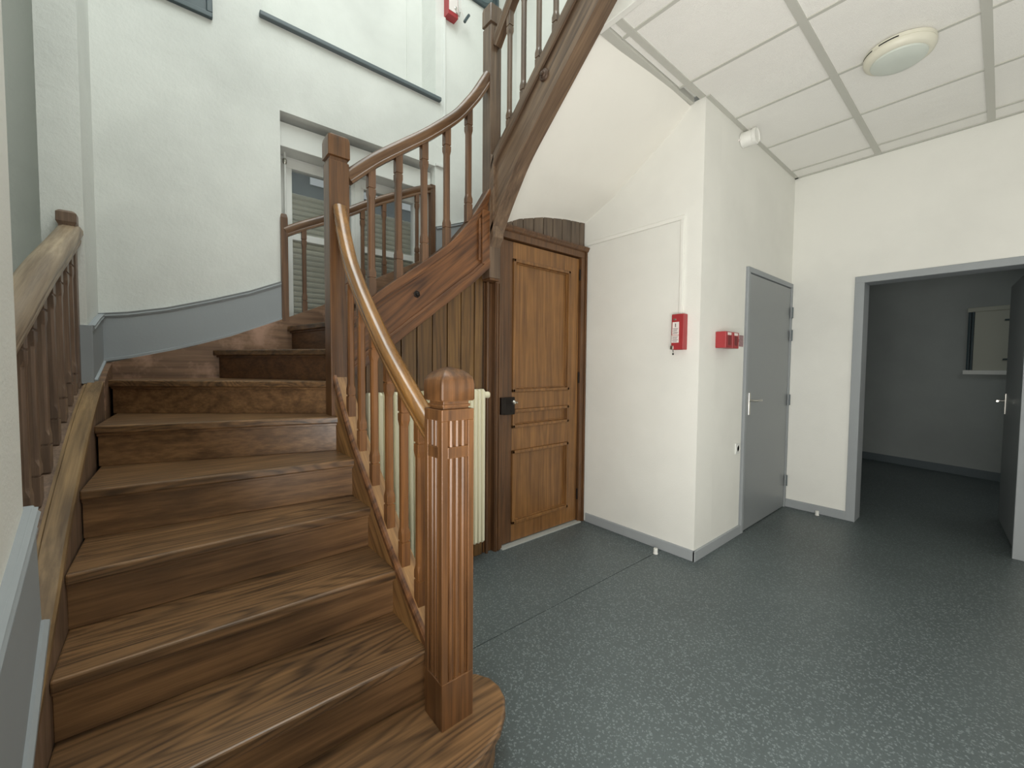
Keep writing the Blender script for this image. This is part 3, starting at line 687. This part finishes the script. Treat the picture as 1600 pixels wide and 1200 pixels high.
lever(l2, -1.292, 3.555, 1.055, 1, 0, 0, 1)
for z in (1.83, 1.62, 1.02, .255):
    Bx(-1.284, -1.276, 4.440, 4.492, z-.05, z+.05).build('hinge', M_GREY, d2, .003)
    MB().tube([(-1.274, 4.462, z-.05), (-1.274, 4.462, z+.05)], .008).build('hinge', M_SILL, d2, smooth=True)

d3 = st(Bx(-.832, -.768, 4.484, 4.68, 0, 2.036).box(.09, .155, 4.484, 4.68, 0, 2.036).box(-.832, .155, 4.484, 4.68, 2.036, 2.092).build('door_3', M_GREY, bevel=.003), 'grey framed corridor opening with its leaf standing open', 'door')
H = Vector((.095, 4.70, 0)); E = Vector((.022, 5.58, 0)); dd = (E-H).normalized(); nn = Vector((-dd.y, dd.x, 0))
if nn.x > 0: nn = -nn
pp = [H, E, E-nn*.04, H-nn*.04]
l3 = MB().prism([(p.x, p.y) for p in pp], 'Z', .01, 2.03).build('door_leaf', M_GREYDOOR, d3, .002)
hc = H + dd*.82
lever(l3, hc.x, hc.y, 1.05, nn.x, nn.y, -dd.x, -dd.y)

# ------------------------------------------------------------ radiator
rad = empty('radiator', (-2.2, 1.22, .12), 'tall cream steel radiator standing against the oak boarding', 'radiator')
y = .83; 
while y < 1.60:
    rr = [(-2.262, y+.004), (-2.255, y), (-2.206, y), (-2.199, y+.005), (-2.197, y+.0125), (-2.199, y+.020), (-2.206, y+.025), (-2.255, y+.025), (-2.262, y+.021)]
    m = MB(); n = len(rr); zs = [(.125, .6), (.140, 1), (1.145, 1), (1.160, .6)]
    for z, s in zs: m.v += [(-2.23+(p[0]+2.23)*s, y+.0125+(p[1]-y-.0125)*s, z) for p in rr]
    m.f = [tuple(range(n))[::-1], tuple(range(3*n, 4*n))] + [(n*i+k, n*i+(k+1) % n, n*(i+1)+(k+1) % n, n*(i+1)+k) for i in range(3) for k in range(n)]
    m.build('radiator_column', M_CREAM, rad, smooth=True)
    y += .0305
MB().tube([(-2.24, .84, 1.09), (-2.24, 1.60, 1.09)], .022, 12).tube([(-2.24, .84, .20), (-2.24, 1.60, .20)], .022, 12).box(-2.286, -2.25, .95, .98, .16, .24).box(-2.286, -2.25, 1.45, 1.48, .16, .24).box(-2.286, -2.25, .95, .98, 1.05, 1.12).box(-2.286, -2.25, 1.45, 1.48, 1.05, 1.12).build('header_pipe', M_CREAM, rad, smooth=True)
MB().lathe((-2.235, 1.60, 1.12), (.35, 1, 0), [(.010, 0), (.010, .02), (.021, .025), (.023, .055), (.018, .062)], 14).build('valve', M_CREAM, rad, smooth=True)

# ------------------------------------------------------------ wall equipment
def ybox_label(parent, x0, x1, z0, z1, y, lines):
    Bx(x0, x1, y-.001, y, z0, z1).build('paper_label', M_LABEL, parent)
kb = empty('key_box', (-1.425, 2.70, 1.43), 'tall red break-glass key box with two white labels on the white wall', 'box')
Bx(-1.470, -1.383, 2.655, 2.71, 1.434, 1.676).build('case', M_RED, kb, .004)
lb1 = Bx(-1.462, -1.415, 2.6535, 2.6552, 1.535, 1.622).build('paper_label', M_LABEL, kb)
lb2 = Bx(-1.466, -1.415, 2.6535, 2.6552, 1.482, 1.532).build('paper_label', M_LABEL, kb)
m = MB()
for k, z in enumerate((1.578, 1.570, 1.562, 1.552, 1.545)): m.box(-1.458+.003*(k % 2), -1.421-.004*(k % 3), 2.6528, 2.6536, z-.002, z+.001)
m.box(-1.443, -1.437, 2.6528, 2.6536, 1.588, 1.612)
m.build('print', M_INK, lb1)
m = MB()
for k, z in enumerate((1.524, 1.517, 1.510, 1.503, 1.496, 1.489)): m.box(-1.462+.003*(k % 2), -1.420-.004*(k % 3), 2.6528, 2.6536, z-.0015, z+.001)
m.build('print', M_INK, lb2)
Bx(-1.472, -1.450, 2.645, 2.656, 1.436, 1.462).build('latch', M_STEEL, kb, .002)
Bx(-1.455, -1.437, 2.652, 2.656, 1.634, 1.645).build('badge', M_STEEL, kb, .001)
MB().tube([(-1.452, 2.65, 1.438), (-1.451, 2.65, 1.415)], .002, 6).lathe((-1.451, 2.65, 1.405), (0, 1, 0), [(.004, -.002), (.007, 0), (.004, .002)], 8).build('hanging_seal', M_BLACK, kb, smooth=True)

cd = MB().box(-2.27, -1.418, 2.695, 2.71, 2.318, 2.345).box(-1.442, -1.418, 2.695, 2.71, 1.677, 2.318).build('cable_trunking', M_WHITE, bevel=.003)
tag(cd, 'white cable trunking running from the oak door to the tall key box', 'trunking')

cp = empty('call_points', (-1.27, 3.05, 1.45), 'pair of red fire call points side by side left of the grey door', 'call point')
for y0 in (2.945, 3.055):
    c = Bx(-1.3, -1.228, y0, y0+.105, 1.452, 1.566).build('call_point_case', M_RED, cp, .004)
    Bx(-1.229, -1.2265, y0+.027, y0+.078, 1.472, 1.538).build('glass_window', M_REDDARK, c, .002)
    Bx(-1.229, -1.2262, y0+.024, y0+.081, 1.542, 1.560).build('paper_label', M_LABEL, c)
Bx(-1.228, -1.2265, 3.16, 3.235, 1.468, 1.55).box(-1.3, -1.228, 3.16, 3.163, 1.5, 1.52).build('hinged_cover', M_PLEXI, cp, .002)
sk2 = empty('wall_socket', (-1.295, 3.36, .69), 'white electrical socket low beside the grey door frame', 'socket')
Bx(-1.3, -1.290, 3.325, 3.405, .65, .735).build('cover_plate', M_PVC, sk2, .004)
MB().lathe((-1.290, 3.365, .692), (1, 0, 0), [(.028, 0), (.028, .002), (.024, .003), (.022, -.002)], 16).build('socket_face', M_PVC, sk2, smooth=True)
Bx(-1.289, -1.2875, 3.360, 3.365, .698, .706).build('pin_hole', M_GAP, sk2)

sr = empty('alarm_sounder', (-1.25, 3.29, 3.0), 'small white alarm sounder high on the wall under the ceiling', 'sounder')
MB().lathe((-1.3, 3.29, 2.99), (1, 0, 0), [(.040, 0), (.052, .004), (.052, .075), (.046, .085)], 24).build('body', M_RUBBER, sr, smooth=True)
MB().lathe((-1.222, 3.29, 2.99), (1, 0, 0), [(.050, 0), (.056, .004), (.056, .022), (.050, .026), (.046, .020), (.030, .016)], 24).build('ring', M_RUBBER, sr, smooth=True)
MB().lathe((-1.3, 3.25, 2.975), (0, -1, 0), [(.008, .01), (.008, .018), (.004, .02)], 10).build('lens', M_LABEL, sr)

lp = empty('ceiling_light', (-.43, 3.105, CZ), 'round opal ceiling light with cream ring on the tiled ceiling', 'light')
LC = (-.43, 3.105, CZ-.006)
MB().lathe(LC, (0, 0, -1), [(.138, 0), (.150, .004), (.150, .022), (.145, .024)], 48).build('base_ring', M_LAMPRING, lp, smooth=True)
MB().lathe((LC[0], LC[1], LC[2]-.024), (0, 0, -1), [(.150, 0), (.150, .006), (.144, .022), (.126, .034), (.118, .034)], 48).build('trim_ring', M_LAMPRING, lp, smooth=True)
MB().lathe((LC[0], LC[1], LC[2]-.050), (0, 0, -1), [(.122, 0), (.116, .016), (.095, .028), (.06, .036), (.02, .039)], 48).build('opal_cover', M_LAMP, lp, smooth=True)
for a0 in (200, 245):
    v = [];
    for k in range(9):
        a = math.radians(a0 + k*4)
        for r, z in ((.1505, -.012), (.1505, -.019)): v.append((LC[0]+r*math.cos(a), LC[1]+r*math.sin(a), LC[2]+z))
    MB().add(v, [(2*k, 2*k+1, 2*k+3, 2*k+2) for k in range(8)]).build('vent_slot', M_GAP, lp)

for i, (x, y) in enumerate(((-1.525, 2.612), (-1.022, 4.44))):
    ds = empty('door_stop', (x, y, 0), ['small white door stop on the floor joint below the key box', 'small white door stop on the floor left of the corridor opening'][i], 'door stop')
    MB().lathe((x, y, 0), (0, 0, 1), [(.0165, 0), (.0165, .004), (.0145, .006), (.0145, .036), (.012, .039)], 16).build('rubber_buffer', M_RUBBER, ds, smooth=True)
    MB().lathe((x, y, .039), (0, 0, 1), [(.005, 0), (.005, .0008), (.001, .001)], 8).build('screw', M_STEEL, ds)

# things high on the stairwell wall
def framed(y1, z0, w_, h_, label, name='wall_hatch'):
    t = empty(name, (-3.2, y1-w_/2, z0), label, 'wall panel')
    y0 = y1-w_; z1 = z0+h_; m = MB(); f = .03
    m.box(-3.2, -3.172, y0, y1, z0, z0+f).box(-3.2, -3.172, y0, y1, z1-f, z1).box(-3.2, -3.172, y0, y0+f, z0+f, z1-f).box(-3.2, -3.172, y1-f, y1, z0+f, z1-f)
    m.build('frame', M_DKGREY, t, .004)
    Bx(-3.2, -3.185, y0+f, y1-f, z0+f, z1-f).build('back_plate', M_DKGREY, t)
    # raised oval bulge
    cy_, cz_ = (y0+y1)/2, (z0+z1)/2; a, b = w_/2-.035, h_/2-.035; m = MB(); seg = 36
    for s, d in ((1, 0), (.97, .012), (.85, .03), (.6, .05), (.3, .06), (.05, .062)):
        for k in range(seg):
            th = 2*PI*k/seg; cs, sn = math.cos(th), math.sin(th)
            ex = math.copysign(abs(cs)**.75, cs); ez = math.copysign(abs(sn)**.75, sn)
            m.v.append((-3.187+d, cy_+a*s*ex, cz_+b*s*ez))
    m.f = [(seg*i+k, seg*i+(k+1) % seg, seg*(i+1)+(k+1) % seg, seg*(i+1)+k) for i in range(5) for k in range(seg)] + [tuple(range(5*seg, 6*seg))]
    m.build('glass_dome', M_GLOSS, t, smooth=True)
framed(.256, 3.42, .5, .5, 'dark grey framed fitting with curved glass left of the niche, cut by the top edge')
framed(2.465, 4.61, .5, .5, 'dark grey framed fitting with curved glass behind the upper newel top')
ub = empty('upper_key_box', (-3.15, 1.92, 4.3), 'red box with a key hanging from it high in the stairwell', 'box')
Bx(-3.2, -3.128, 1.885, 1.985, 4.30, 4.52).build('case', M_RED, ub, .003)
Bx(-3.128, -3.126, 1.893, 1.980, 4.335, 4.51).build('paper_label', M_LABEL, ub)
MB().tube([(-3.12, 1.96, 4.34), (-3.11, 1.985, 4.31), (-3.12, 2.0, 4.36)], .004).lathe((-3.12, 1.955, 4.37), (1, 0, 0), [(.008, 0), (.012, .004), (.006, .008)], 10).build('lock', M_STEEL, ub, smooth=True)
MB().tube([(-3.12, 2.0, 4.52), (-3.12, 2.005, 4.40), (-3.12, 2.045, 4.325)], .0025, 6).build('cord', M_LABEL, ub)
MB().tube([(-3.12, 2.045, 4.305), (-3.12, 2.055, 4.325), (-3.12, 2.082, 4.372), (-3.12, 2.09, 4.385)], .012, 10).build('hammer_head', M_DKGREY, ub, smooth=True)
tr = MB().box(-3.2, -3.182, 1.875, 1.895, 3.055, 4.30).box(-3.2, -3.182, 1.80, 1.895, 3.03, 3.055).build('wall_trunking', M_PVC, bevel=.003)
tag(tr, 'white trunking dropping from the high red box to the window head', 'trunking')

# pale board on the corridor end wall
def cw(px, z, d=0):
    p = P0 + dv*px + nv*d; return (p.x, p.y, z)
nb = empty('notice_board', (-.14, 7.5, 1.28), 'pale framed board on the dim corridor end wall', 'board')
u0 = (Vector((-.30, 7.5))-P0).dot(dv); u1 = (Vector((.048, 7.45))-P0).dot(dv)
def cbox(name, a, b, z0, z1, d0, d1, mat):
    v = [cw(a, z0, d0), cw(b, z0, d0), cw(b, z0, d1), cw(a, z0, d1), cw(a, z1, d0), cw(b, z1, d0), cw(b, z1, d1), cw(a, z1, d1)]
    return MB().add(v, [(0,3,2,1),(4,5,6,7),(0,1,5,4),(1,2,6,5),(2,3,7,6),(3,0,4,7)]).build(name, mat, nb, .003)
cbox('board_panel', u0+.04, u1-.01, 1.31, 2.03, 0, .015, M_BULL)
cbox('frame', u0-.02, u1, 2.02, 2.07, 0, .03, M_BULL); cbox('frame', u0-.03, u1, 1.26, 1.31, 0, .05, M_PVC)
cbox('frame', u0-.012, u0+.012, 1.31, 2.02, 0, .03, M_DKGREY); cbox('frame', u0+.02, u0+.038, 1.31, 2.02, 0, .03, M_DKGREY)
for z in (1.89, 1.43): cbox('clip', u1-.06, u1-.01, z, z+.02, .015, .03, M_DKGREY)
